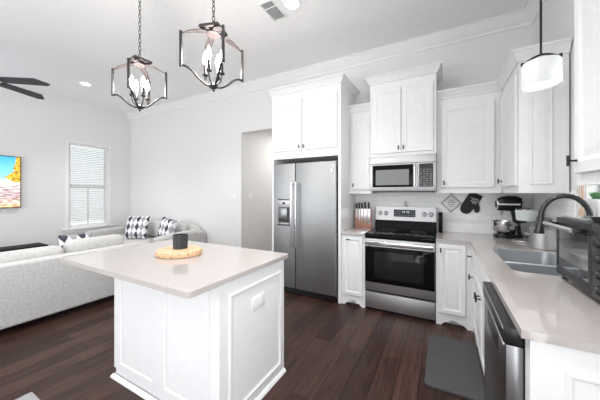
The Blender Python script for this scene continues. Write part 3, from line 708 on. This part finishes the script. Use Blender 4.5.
# pot holder and mitt hanging on the backsplash
t = thing('pot_holder', 'white square pot holder with black border hung corner-up on the backsplash', 'pot holder', (.09, BY-.014, 1.275), rot=(0, R(45), 0))
m = MB(); m.box(-.082, .082, -.006, .0, -.082, .082, .002); ph = m.build('cloth', 'white_cloth', t)
m = MB()
for i, s_ in ((0, .079), (1, .068)):
    wd = .0028 if i == 0 else .0014
    P4 = [(-s_, -s_), (s_, -s_), (s_, s_), (-s_, s_)]
    for k in range(4):
        a, b = P4[k], P4[(k+1) % 4]; m.box(min(a[0], b[0])-wd, max(a[0], b[0])+wd, -.0085, -.0062, min(a[1], b[1])-wd, max(a[1], b[1])+wd)
m.build('border', 'mitt', ph)
def scribble(mb, rows, y, r=.0016, M_=None):
    for (x0, x1, z, amp, cyc) in rows:
        n_ = int(cyc*6); mb.tube([(x0+(x1-x0)*i/n_+.3*amp*math.sin(i*2.1), y, z+amp*math.sin(i*1.05)*(1 if i % 5 else 1.8)) for i in range(n_+1)], r, 5)
m = MB(); m.M = Matrix.Rotation(R(-45), 4, 'Y')
scribble(m, [(-.030, .030, .038, .007, 4), (-.045, .045, .010, .010, 5), (-.035, .035, -.022, .006, 5), (-.02, .02, -.045, .005, 3)], -.0075)
m.build('printed_script', 'mitt', ph)
MB().tube([(-.080, -.004, .080), (-.096, -.004, .088), (-.098, -.004, .098), (-.088, -.004, .096), (-.080, -.004, .080)], .002, 6).build('hanging_loop', 'mitt', t)

t = thing('oven_mitt', 'charcoal oven mitt with white script hanging on the backsplash', 'oven mitt', (.352, BY-.014, 1.392), rot=(0, R(27), 0)); t.scale = (1.18, 1, 1.08)
out = [(-.058, 0), (.058, 0), (.060, -.06), (.064, -.10), (.082, -.118), (.098, -.15), (.103, -.185), (.090, -.205), (.068, -.200), (.055, -.180), (.048, -.165),
       (.046, -.20), (.040, -.235), (.022, -.262), (-.010, -.272), (-.040, -.262), (-.058, -.235), (-.063, -.18), (-.060, -.10)]
out = [(-x*1.0, z*.93) for x, z in out]
out = [(-p[0], p[1]) for p in out]
def puff(mb, outline, y0, y1):
    n_ = len(outline); cx = sum(p[0] for p in outline)/n_; cz = sum(p[1] for p in outline)/n_
    mb.prism(outline, y0, y1, 'Y')
m = MB(); puff(m, out, -.020, -.001); mo = m.build('glove', 'mitt', t)
bv = mo.modifiers.new('soft', 'BEVEL'); bv.width = .007; bv.segments = 3
MB().box(-.060, .060, -.0235, -.0005, -.020, .004, .004).build('cuff', 'mitt', t)
m = MB(); m.M = Matrix.Rotation(R(-12), 4, 'Y')
scribble(m, [(-.035, .035, -.060, .010, 3), (-.030, .036, -.088, .009, 3.5), (-.015, .025, -.108, .004, 2)], -.0225, .0022)
m.build('printed_script', 'white_cloth', mo)

# stand mixer, facing left (-x)
mx, my = .625, 3.60
t = thing('stand_mixer', 'black stand mixer with steel bowl in the far counter corner', 'mixer', (mx, my, .9155), rotz=R(8)); t.scale = (.86, 1.0, 1.28)
b = MB().prism([(p[0], p[1]) for p in rrect(-.15, .14, -.09, .09, .07)], .0002, .028, 'Z'); b.build('base', 'blackp', t)
MB().tube([(.085, 0, .025), (.088, 0, .10), (.080, 0, .18), (.07, 0, .235)], [.062, .042, .044, .055], 20, flat=(1.0, .9)).build('column', 'blackp', t)
hd = MB().tube([(.135, 0, .285), (.125, 0, .287), (.08, 0, .29), (0, 0, .292), (-.07, 0, .288), (-.115, 0, .280), (-.130, 0, .278)], [.03, .052, .064, .066, .060, .050, .035], 22, flat=(1, 1.0)).build('motor_head', 'blackp', t)
MB().tube([(-.117, 0, .280), (-.129, 0, .279)], [.052, .050], 22).build('trim_band', 'chrome', hd)
MB().box(-.12, .10, -.0685, -.0665, .278, .290).build('side_band', 'chrome', hd)
MB().cyl((-.07, 0, .23), (-.07, 0, .195), .022, .012).tube([(-.07, 0, .20), (-.07, 0, .16), (-.09, 0, .11), (-.07, 0, .06), (-.05, 0, .11), (-.07, 0, .155)], .004, 6).build('beater', 'steel', hd)
bo = MB().lathe([(.055, .029), (.058, .038), (.095, .050), (.118, .078), (.122, .115), (.122, .138), (.126, .141), (.118, .139), (.112, .10), (.10, .07), (.08, .055), (.001, .05)], (-.055, 0, 0), 32).build('bowl', 'chrome', t)
MB().tube([(-.0, -.105, .125), (.02, -.15, .13), (.02, -.15, .09), (.0, -.102, .080)], .006, 8).build('bowl_handle', 'steel', bo)

# coffee machine with mint tank
cx_, cy_ = .735, 3.35
t = thing('coffee_machine', 'coffee maker with pale mint top on a round steel base beside the mixer', 'coffee maker', (cx_, cy_, .9155), rotz=R(-14)); t.scale = (1, 1, 1.14)
MB().lathe([(.098, .0002), (.102, .006), (.098, .014), (.03, .018), (.001, .018)], (-.025, 0, 0), 32).build('base', 'steel', t)
MB().box(.015, .085, -.055, .055, .010, .235, .015).build('column', 'greyp', t)
MB().lathe([(.001, .186), (.080, .186), (.086, .195), (.092, .270), (.092, .278), (.001, .280)], (-.005, 0, 0), 32).build('brew_head', 'mint', t)
MB().lathe([(.094, .281), (.095, .287), (.06, .297), (.001, .300)], (-.005, 0, 0), 32).build('lid', 'chrome', t)
MB().cyl((-.035, 0, .19), (-.035, 0, .165), .032, .022).tube([(-.05, -.03, .165), (-.085, -.05, .13), (-.09, -.045, .09)], [.008, .009, .006], 8).build('spout', 'blackp', t)

# stainless pot
px_, py_ = .770, 3.02
t = thing('stock_pot', 'lidded stainless steel pot under the faucet spout', 'pot', (px_, py_, .9155)); O = tuple(t.location)
MB(O).lathe([(.090, .9157), (.096, .920), (.096, 1.085), (.099, 1.088), (.094, 1.089), (.092, .93), (.001, .925)], (px_, py_, 0), 36).build('body', 'steel', t)
ld = MB(O).lathe([(.098, 1.0895), (.098, 1.095), (.06, 1.104), (.001, 1.106)], (px_, py_, 0), 36).build('lid', 'steel', t)
MB(O).lathe([(.008, 1.106), (.008, 1.112), (.018, 1.116), (.016, 1.122), (.001, 1.124)], (px_, py_, 0), 16).build('lid_knob', 'blackp', ld)
MB(O).box(px_-.096-.03, px_-.094, py_-.03, py_+.03, 1.03, 1.042, .004).build('handle', 'steel', t)
# dark grey canister behind
single('jug', MB((.822, 3.185, .9155)).lathe([(.038, .9157), (.040, .92), (.040, 1.14), (.038, 1.17), (.034, 1.175), (.001, 1.175)], (.822, 3.185, 0), 24), 'greyp', 'dark grey tall round canister behind the steel pot', 'canister')

# things on the sink window sill
sy = 2.36
t = thing('potted_plant', 'small green plant in a white square pot on the sink window sill', 'plant', (RX+.012, 2.44, KZ0)); O = tuple(t.location)
px_, py_ = RX+.012, 2.44
MB(O).box(px_-.035, px_+.016, py_-.085, py_+.085, KZ0+.0002, KZ0+.140, .006).build('pot', 'pot', t)
m = MB(O)
for i in range(26):
    a = random.uniform(0, 2*PI); l = random.uniform(.03, .075); h_ = random.uniform(.015, .05)
    bx, by = px_-.012+random.uniform(-.012, .012), py_+random.uniform(-.07, .07)
    dx, dy = math.cos(a)*l*.45, math.sin(a)*l
    nx, ny = -math.sin(a)*.010, math.cos(a)*.010; zz = KZ0+.135
    v = [m.bm.verts.new(p) for p in ((bx, by, zz), (bx+dx*.5+nx, by+dy*.5+ny, zz+h_), (bx+dx, by+dy, zz+h_*.8), (bx+dx*.5-nx, by+dy*.5-ny, zz+h_+.003))]
    m.bm.faces.new(v)
lf = m.build('leaves', 'leaf', t); sm = lf.modifiers.new('thick', 'SOLIDIFY'); sm.thickness = .0015
t = thing('reed_diffuser', 'small glass bottle holding pink and amber reeds on the window sill', 'diffuser', (RX+.0, 2.615, KZ0)); O = tuple(t.location)
MB(O).lathe([(.022, KZ0+.0002), (.024, KZ0+.01), (.022, KZ0+.06), (.010, KZ0+.075), (.010, KZ0+.09)], (RX, 2.615, 0), 18).build('bottle', 'amber', t)
for k, (a, l, mm) in enumerate(((-.02, .19, 'amber'), (0, .21, 'pink'), (.02, .17, 'amber'), (.035, .15, 'amber'))):
    MB(O).cyl((RX, 2.615+a*.2, KZ0+.075), (RX-.01, 2.615+a*1.6, KZ0+l+.06), .003, seg=6).build('reed', mm, t)

# ================================================================ PENDANT OVER SINK
px_, py_, pz = .575, 2.31, 2.115
t = thing('sink_pendant', 'white glass drum pendant on a thin black rod above the sink', 'pendant lamp', (px_, py_, CZ), rotz=R(-14))
dz = pz-CZ
MB().lathe([(.065, -.002), (.065, -.018), (.03, -.024), (.001, -.024)], (0, 0, 0), 24).build('canopy', 'black', t)
MB().cyl((0, 0, -.022), (0, 0, dz+.212), .0065, seg=12).build('rod', 'black', t)
MB().tube([(-.094+.01175*i, 0, dz+.168+.042*math.sin(PI*i/16)) for i in range(17)], .0075, 8, flat=(1.6, .8)).tube([(-.095, 0, dz+.163), (-.095, 0, dz+.185)], .009, 8).tube([(.095, 0, dz+.163), (.095, 0, dz+.185)], .009, 8).build('strap', 'black', t)
MB().lathe([(.001, dz+.166), (.08, dz+.165), (.096, dz+.160), (.102, dz+.148), (.103, dz+.005), (.100, dz), (.096, dz+.004), (.096, dz+.14), (.08, dz+.155), (.001, dz+.157)], (0, 0, 0), 40, cap=False).build('lamp_shade', 'shade', t)
MB().lathe([(.001, dz+.019), (.093, dz+.02), (.094, dz+.024), (.001, dz+.025)], (0, 0, 0), 36, cap=False).build('diffuser', mat('lit_diffuser', (1, 1, 1), .4, emit=(1, .97, .93), es=.38), t)

# ================================================================ CHANDELIERS
def chandelier(loc, rz, label):
    t = thing('lantern_chandelier', label, 'chandelier', loc, rz, group='lantern chandeliers over the island')
    Zc = CZ-loc[2]     # local z of the ceiling; local z = 0 at lantern bottom
    hb, ht, hp = .125, .335, .425      # post bottom, post top, plate height
    a = .148
    MB().lathe([(.065, Zc-.001), (.065, Zc-.02), (.02, Zc-.03), (.001, Zc-.03)], (0, 0, 0), 24).build('canopy', 'bronze', t)
    m = MB(); z = hp+.030; k = 0
    while z < Zc-.03:
        p = []
        for i in range(12):
            q = 2*PI*i/12; u, v_ = .0095*math.cos(q), .021*math.sin(q)
            p.append((u if k % 2 else 0, 0 if k % 2 else u, z+.018+v_))
        m.tube(p, .0026, 5, closed=True); z += .0345; k += 1
    m.build('chain', 'bronze', t)
    m = MB(); m.tube([(0, 0, hp-.03), (0, 0, hp+.032)], .009, 8).lathe([(.045, hp-.030), (.048, hp-.026), (.045, hp-.022)], (0, 0, 0), 20)
    s_ = .070
    for (x0, x1, y0, y1) in ((-s_, s_, -s_, -s_+.022), (-s_, s_, s_-.022, s_), (-s_, -s_+.022, -s_+.022, s_-.022), (s_-.022, s_, -s_+.022, s_-.022)):
        m.box(x0, x1, y0, y1, hp-.006, hp+.012)
    m.box(-s_, s_, -.012, .012, hp-.002, hp+.010); m.box(-.012, .012, -s_, s_, hp-.003, hp+.009)
    m.build('top_frame', 'fan', t)
    for sx, sy_ in ((1, 1), (-1, 1), (-1, -1), (1, -1)):
        ps = MB().box(sx*a-.0075, sx*a+.0075, sy_*a-.0075, sy_*a+.0075, hb-.004, ht+.018, .001).build('post', 'bronze', t)
    # wide curved straps from the plate out to the posts
    for sx, sy_ in ((1, 1), (-1, 1), (-1, -1), (1, -1)):
        d = Vector((sx, sy_)).normalized(); n_ = Vector((-d.y, d.x)); rings = []
        for i in range(11):
            f_ = i/10; rr = .035+(a*math.sqrt(2)-.038)*f_; zz = ht+.002+(hp-.022-ht)*(1-(rr/(a*math.sqrt(2)))**2.2)
            wd = .021*math.sin(PI*min(1, .12+f_*.86))**.7+.003
            c_ = d*rr; tn = .0015
            rings.append([(c_.x+n_.x*wd, c_.y+n_.y*wd, zz), (c_.x-n_.x*wd, c_.y-n_.y*wd, zz), (c_.x-n_.x*wd-d.x*tn, c_.y-n_.y*wd-d.y*tn, zz-tn*2), (c_.x+n_.x*wd-d.x*tn, c_.y+n_.y*wd-d.y*tn, zz-tn*2)])
        MB().grid(rings, cap=True).build('strap', 'copper', t)
        # S-curved lower arm from post foot to hub
        rmax = a*math.sqrt(2); P_ = []
        for i in range(15):
            f_ = i/14; rr = rmax*(1-f_)+.014*f_
            zz = hb+.004-(hb-.035)*(f_*f_*(3-2*f_))-.010*math.sin(2*PI*f_)*(1 if f_ < .5 else .6)*-1
            P_.append((d.x*rr, d.y*rr, zz))
        MB().tube(P_, .0080, 8).build('lower_arm', 'bronze', t)
    MB().lathe([(.001, 0), (.007, .004), (.009, .012), (.004, .018), (.018, .024), (.026, .034), (.026, .044), (.016, .052), (.012, .062), (.001, .064)], (0, 0, 0), 20).build('hub', 'bronze', t)
    for k in range(4):
        q = R(90*k); dx, dy = math.cos(q), math.sin(q); rr = .062
        c_ = MB().tube([(dx*.012, dy*.012, .048), (dx*.030, dy*.030, .050), (dx*.052, dy*.052, .066), (dx*rr, dy*rr, .095), (dx*rr, dy*rr, .118)], .0045, 8)
        c_.lathe([(.006, .112), (.018, .118), (.020, .124), (.010, .127)], (dx*rr, dy*rr, 0), 14)
        c_ = c_.build('candle_arm', 'bronze', t)
        MB().cyl((dx*rr, dy*rr, .127), (dx*rr, dy*rr, .195), .0105, seg=12).build('candle_sleeve', 'bronze', c_)
        MB().lathe([(.007, .195), (.014, .206), (.018, .226), (.014, .252), (.006, .280), (.001, .292)], (dx*rr, dy*rr, 0), 14).build('bulb', 'bulb', c_)
    L_ = bpy.data.lights.new('chandelier_lamp', 'POINT'); L_.energy = 7.5; L_.color = (1, .95, .9); L_.shadow_soft_size = .05
    lo = bpy.data.objects.new('chandelier_lamp', L_); COL.objects.link(lo); lo.parent = t; lo.location = (0, 0, .22)
    return t
c1 = chandelier((-1.397, 1.302, 2.10), R(18), 'nearer lantern chandelier with four candle bulbs, above the right half of the island')
c2 = copy_tree(c1); c2.location = (-2.285, 1.307, 2.10); c2.rotation_euler = (0, 0, R(-6)); c2['label'] = 'farther lantern chandelier with four candle bulbs, above the left half of the island'

# ================================================================ CEILING THINGS
def downlight(x, y, label):
    t = thing('recessed_light', label, 'ceiling light', (x, y, CZ-.012), group='recessed ceiling lights')
    MB().lathe([(.095, .0115), (.093, .004), (.075, .0), (.070, .008), (.070, .0115)], (0, 0, 0), 32, cap=False).build('trim_ring', 'trim', t)
    MB().lathe([(.001, .006), (.069, .006), (.069, .011), (.001, .011)], (0, 0, 0), 32, cap=False).build('lens', 'lens', t)
    return t
d1 = downlight(-1.41, 2.40, 'lit recessed ceiling light beside the air vent near the kitchen cabinets')
d2 = copy_tree(d1); d2.location = (-5.77, 2.32, CZ-.012); d2['label'] = 'lit recessed ceiling light over the living room near the fan'
t = thing('ceiling_vent', 'small rectangular metal air vent in the ceiling above the refrigerator aisle', 'vent', (-1.645, 2.39, CZ-.010), rotz=0)
MB().box(-.075, .075, -.145, .145, .007, .0095).build('backing', 'greyp', t)
m = MB(); m.box(-.09, -.072, -.16, .16, -.003, .0095, .002).box(.072, .09, -.16, .16, -.003, .0095, .002).box(-.072, .072, -.16, -.142, -.003, .0095, .002).box(-.072, .072, .142, .16, -.003, .0095, .002).box(-.072, .072, -.062, -.050, -.002, .0065)
m.build('frame', 'trim', t)
for i in range(17):
    y = -.135+i*.0165
    if -.07 < y < -.045: continue
    MB().prism([(y, -.002), (y+.002, -.002), (y+.007, .006), (y+.005, .006)], -.072, .072, 'X').build('slat', 'trim', t)

# ceiling fan
fx_, fy_, fz = -5.17, 1.00, 2.87
t = thing('ceiling_fan', 'dark ceiling fan with slim blades in the living room, left edge', 'ceiling fan', (fx_, fy_, CZ), rotz=R(0))
dz = fz-CZ
MB().lathe([(.07, -.001), (.065, -.04), (.02, -.06)], (0, 0, 0), 24).build('canopy', 'fan', t)
MB().cyl((0, 0, -.05), (0, 0, dz+.08), .013, seg=12).build('downrod', 'fan', t)
MB().lathe([(.03, dz+.10), (.09, dz+.085), (.11, dz+.05), (.11, dz+.02), (.09, dz-.02), (.07, dz-.05), (.03, dz-.06), (.001, dz-.062)], (0, 0, 0), 28).build('motor', 'fan', t)
for k in range(5):
    a = R(38+72*k); m = MB(); m.M = Matrix.Rotation(a, 4, 'Z') @ Matrix.Translation((0, 0, dz)) @ Matrix.Rotation(R(-13), 4, 'X')
    m.prism([(.15, -.060), (.60, -.075), (.71, .030), (.70, .055), (.65, .075), (.15, .060)], -.004, .004, 'Z')
    b_ = m.build('blade', 'fan', t)
    m = MB(); m.M = Matrix.Rotation(a, 4, 'Z') @ Matrix.Translation((0, 0, dz)) @ Matrix.Rotation(R(-13), 4, 'X')
    m.box(.09, .22, -.02, .02, -.010, -.0045, .002); m.build('blade_bracket', 'fan', b_)

# ================================================================ LIVING ROOM
t = thing('television', 'flat screen television on the left wall showing an autumn landscape', 'television', (LX+.06, 1.80, 1.13))
MB().box(-.035, .0, -1.72, 0, 0, .955, .004).build('bezel', 'blackp', t)
MB().box(.0005, .002, -1.706, -.014, .014, .941).build('screen', 'tv', t, label='lit screen with blue sky and golden tree')
MB().box(-.059, -.036, -1.1, -.6, .3, .65).build('wall_mount', 'black', t)
# low console
t = thing('media_console', 'low black console table under the television', 'console table', (-6.8, 1.1, 0)); O = tuple(t.location)
MB(O).box(-7.02, -6.58, .05, 2.06, .385, .425, .004).build('top', 'console', t)
for x in (-7.0, -6.64):
    for y in (.08, 1.99): MB(O).box(x, x+.04, y, y+.04, 0, .385).build('leg', 'console', t)
MB(O).box(-7.0, -6.6, .09, 2.02, .10, .13).build('shelf', 'console', t)
single('speaker', MB((-6.78, 1.30, .4255)).box(-6.84, -6.72, 1.19, 1.36, .4257, .555, .008), 'blackp', 'small black box on the console at the left edge of the picture', 'speaker')

def soft(mb, x0, x1, y0, y1, z0, z1, b): mb.box(x0, x1, y0, y1, z0, z1, b, 4); return mb
# sofa whose back faces the kitchen (seat faces -x)
t = thing('sofa', 'light grey chenille sofa with its back towards the island', 'sofa', (-4.2, .9, 0)); O = tuple(t.location)
bx = -3.73
soft(MB(O), bx-.16, bx, -.65, 2.14, .075, .70, .03).build('back_frame', 'sofa', t)
soft(MB(O), bx-1.0, bx-.165, -.65, 2.14, .075, .30, .02).build('base', 'sofa', t)
soft(MB(O), bx-1.0, bx-.165, 1.95, 2.14, .305, .60, .05).build('arm', 'sofa', t)
soft(MB(O), bx-1.0, bx-.165, -.65, -.44, .305, .60, .05).build('arm', 'sofa', t)
for a, b in ((-.43, .36), (.37, 1.15), (1.16, 1.94)):
    soft(MB(O), bx-1.02, bx-.40, a, b, .305, .46, .04).build('seat_cushion', 'cushion', t)
def bcush(a, b, top):
    m = MB(O); m.box(bx-.395, bx-.168, a, b, .465, top, .085, 5)
    o_ = m.build('back_cushion', 'cushion', t); return o_
bcush(-.30, .62, .745); bcush(.63, 1.385, .785); bcush(1.40, 2.05, .825)
for x in (bx-.95, bx-.10):
    for y in (-.58, 2.04): MB(O).box(x, x+.05, y, y+.05, 0, .074).build('foot', 'console', t)
# sofa along the back wall
t = thing('sofa', 'light grey sofa against the back wall holding the diamond print pillows', 'sofa', (-5.5, 3.3, 0)); O = tuple(t.location)
m = MB(O); yb0, yb1 = 3.55, 3.77
# back with rounded crest that drops towards the right arm
n_ = 22; rings = []
for i in range(n_+1):
    x = -6.72+(2.46)*i/n_; f_ = i/n_
    top = .74+.07*math.sin(PI*min(1, max(0, f_)))-.0*f_
    if f_ > .86: top -= .12*((f_-.86)/.14)**2
    rings.append([(x, yb0, .06), (x, yb0+.0, top-.06), (x, yb0+.03, top-.015), (x, yb0+.09, top), (x, yb1-.05, top-.01), (x, yb1, top-.06), (x, yb1, .06)])
m.grid(rings, cap=True); m.build('back_frame', 'cushion', t)
soft(MB(O), -6.60, -4.45, 2.72, 3.545, .06, .30, .02).build('base', 'cushion', t)
for a, b in ((-6.60, -5.90), (-5.89, -5.17), (-5.16, -4.47)):
    soft(MB(O), a, b, 2.70, 3.40, .305, .45, .045).build('seat_cushion', 'cushion', t)
for a, b in ((-6.60, -5.90), (-5.89, -5.17), (-5.16, -4.47)):
    soft(MB(O), a+.005, b-.005, 3.41, 3.545, .455, .80, .06).build('back_cushion', 'cushion', t)
for xa, xb in ((-4.44, -4.24), (-6.86, -6.62)):
    m = MB(O); rings = []
    for i in range(9):
        f_ = i/8; y = 2.70+.845*f_; top = (.655 if xa > -5 else .60)+.03*f_-.03*(1-f_)**4
        rings.append([(xa, y, .06), (xa, y, top-.05), (xa+.03, y, top-.012), ((xa+xb)/2, y, top), (xb-.03, y, top-.012), (xb, y, top-.05), (xb, y, .06)])
    m.grid(rings, cap=True); m.build('arm', 'cushion', t)
for x in (-6.7, -4.36):
    for y in (2.76, 3.66): MB(O).box(x, x+.05, y, y+.05, 0, .059).build('foot', 'console', t)

def pillow(label, loc, rot, s_=.25, d=.075):
    m = MB(); N_ = 14
    for side in (-1, 1):
        rings = []
        for i in range(N_+1):
            u = -1+2*i/N_; row = []
            for j in range(N_+1):
                v_ = -1+2*j/N_
                k = 1-.06*(u*u)*(1-v_*v_)*0
                px = u*s_*(1-.07*(1-v_*v_)*abs(u)); pz_ = v_*s_*(1-.07*(1-u*u)*abs(v_))
                th_ = d*((1-u**4)*(1-v_**4))**.5
                row.append((px, side*th_, pz_))
            rings.append(row)
        m.grid(rings, loop=False)
    bmesh.ops.remove_doubles(m.bm, verts=m.bm.verts, dist=.0005)
    return single('throw_pillow', m, 'argyle', label, 'pillow', 'diamond print throw pillows', loc, rot)
pillow('left diamond print pillow, leaning upright on the back wall sofa', (-5.62, 3.16, .690), (R(-16), 0, R(24)), .245)
pillow('diamond print pillow just showing over the back of the sofa facing the television', (-4.33, 1.64, .668), (R(-3), 0, R(91)), .19)
pillow('smaller-looking right diamond print pillow partly hidden behind the sofa arm', (-4.74, 3.25, .715), (R(-12), R(9), R(6)), .20)

# ================================================================ MATS, SWITCHES
single('floor_mat', MB((.07, 2.48, 0)).prism(rrect(-.12, .262, 2.10, 2.88, .03), .0005, .014, 'Z'), 'mat', 'charcoal grey anti-fatigue mat on the floor in front of the sink', 'mat')
single('area_rug', MB((-1.9, .2, 0)).prism(rrect(-2.52, -1.2, -.35, .70, .01), .0005, .012, 'Z'), 'rug', 'pale grey rug whose corner shows at the bottom left', 'rug')
def switch(loc, rz, label):
    t = thing('light_switch', label, 'switch', loc, rz)
    MB().box(-.058, .058, -.006, -.0005, -.058, .058, .002).build('cover_plate', 'trim', t)
    for x in (-.023, .023): MB().box(x-.016, x+.016, -.009, -.0062, -.033, .033, .001).build('rocker', 'pot', t)
    return t
switch((-3.54, BY, 1.31), 0, 'white switch plate on the back wall left of the hallway opening')
switch((-3.35, 4.06, 1.325), R(90), 'white switch plate just inside the hallway opening')
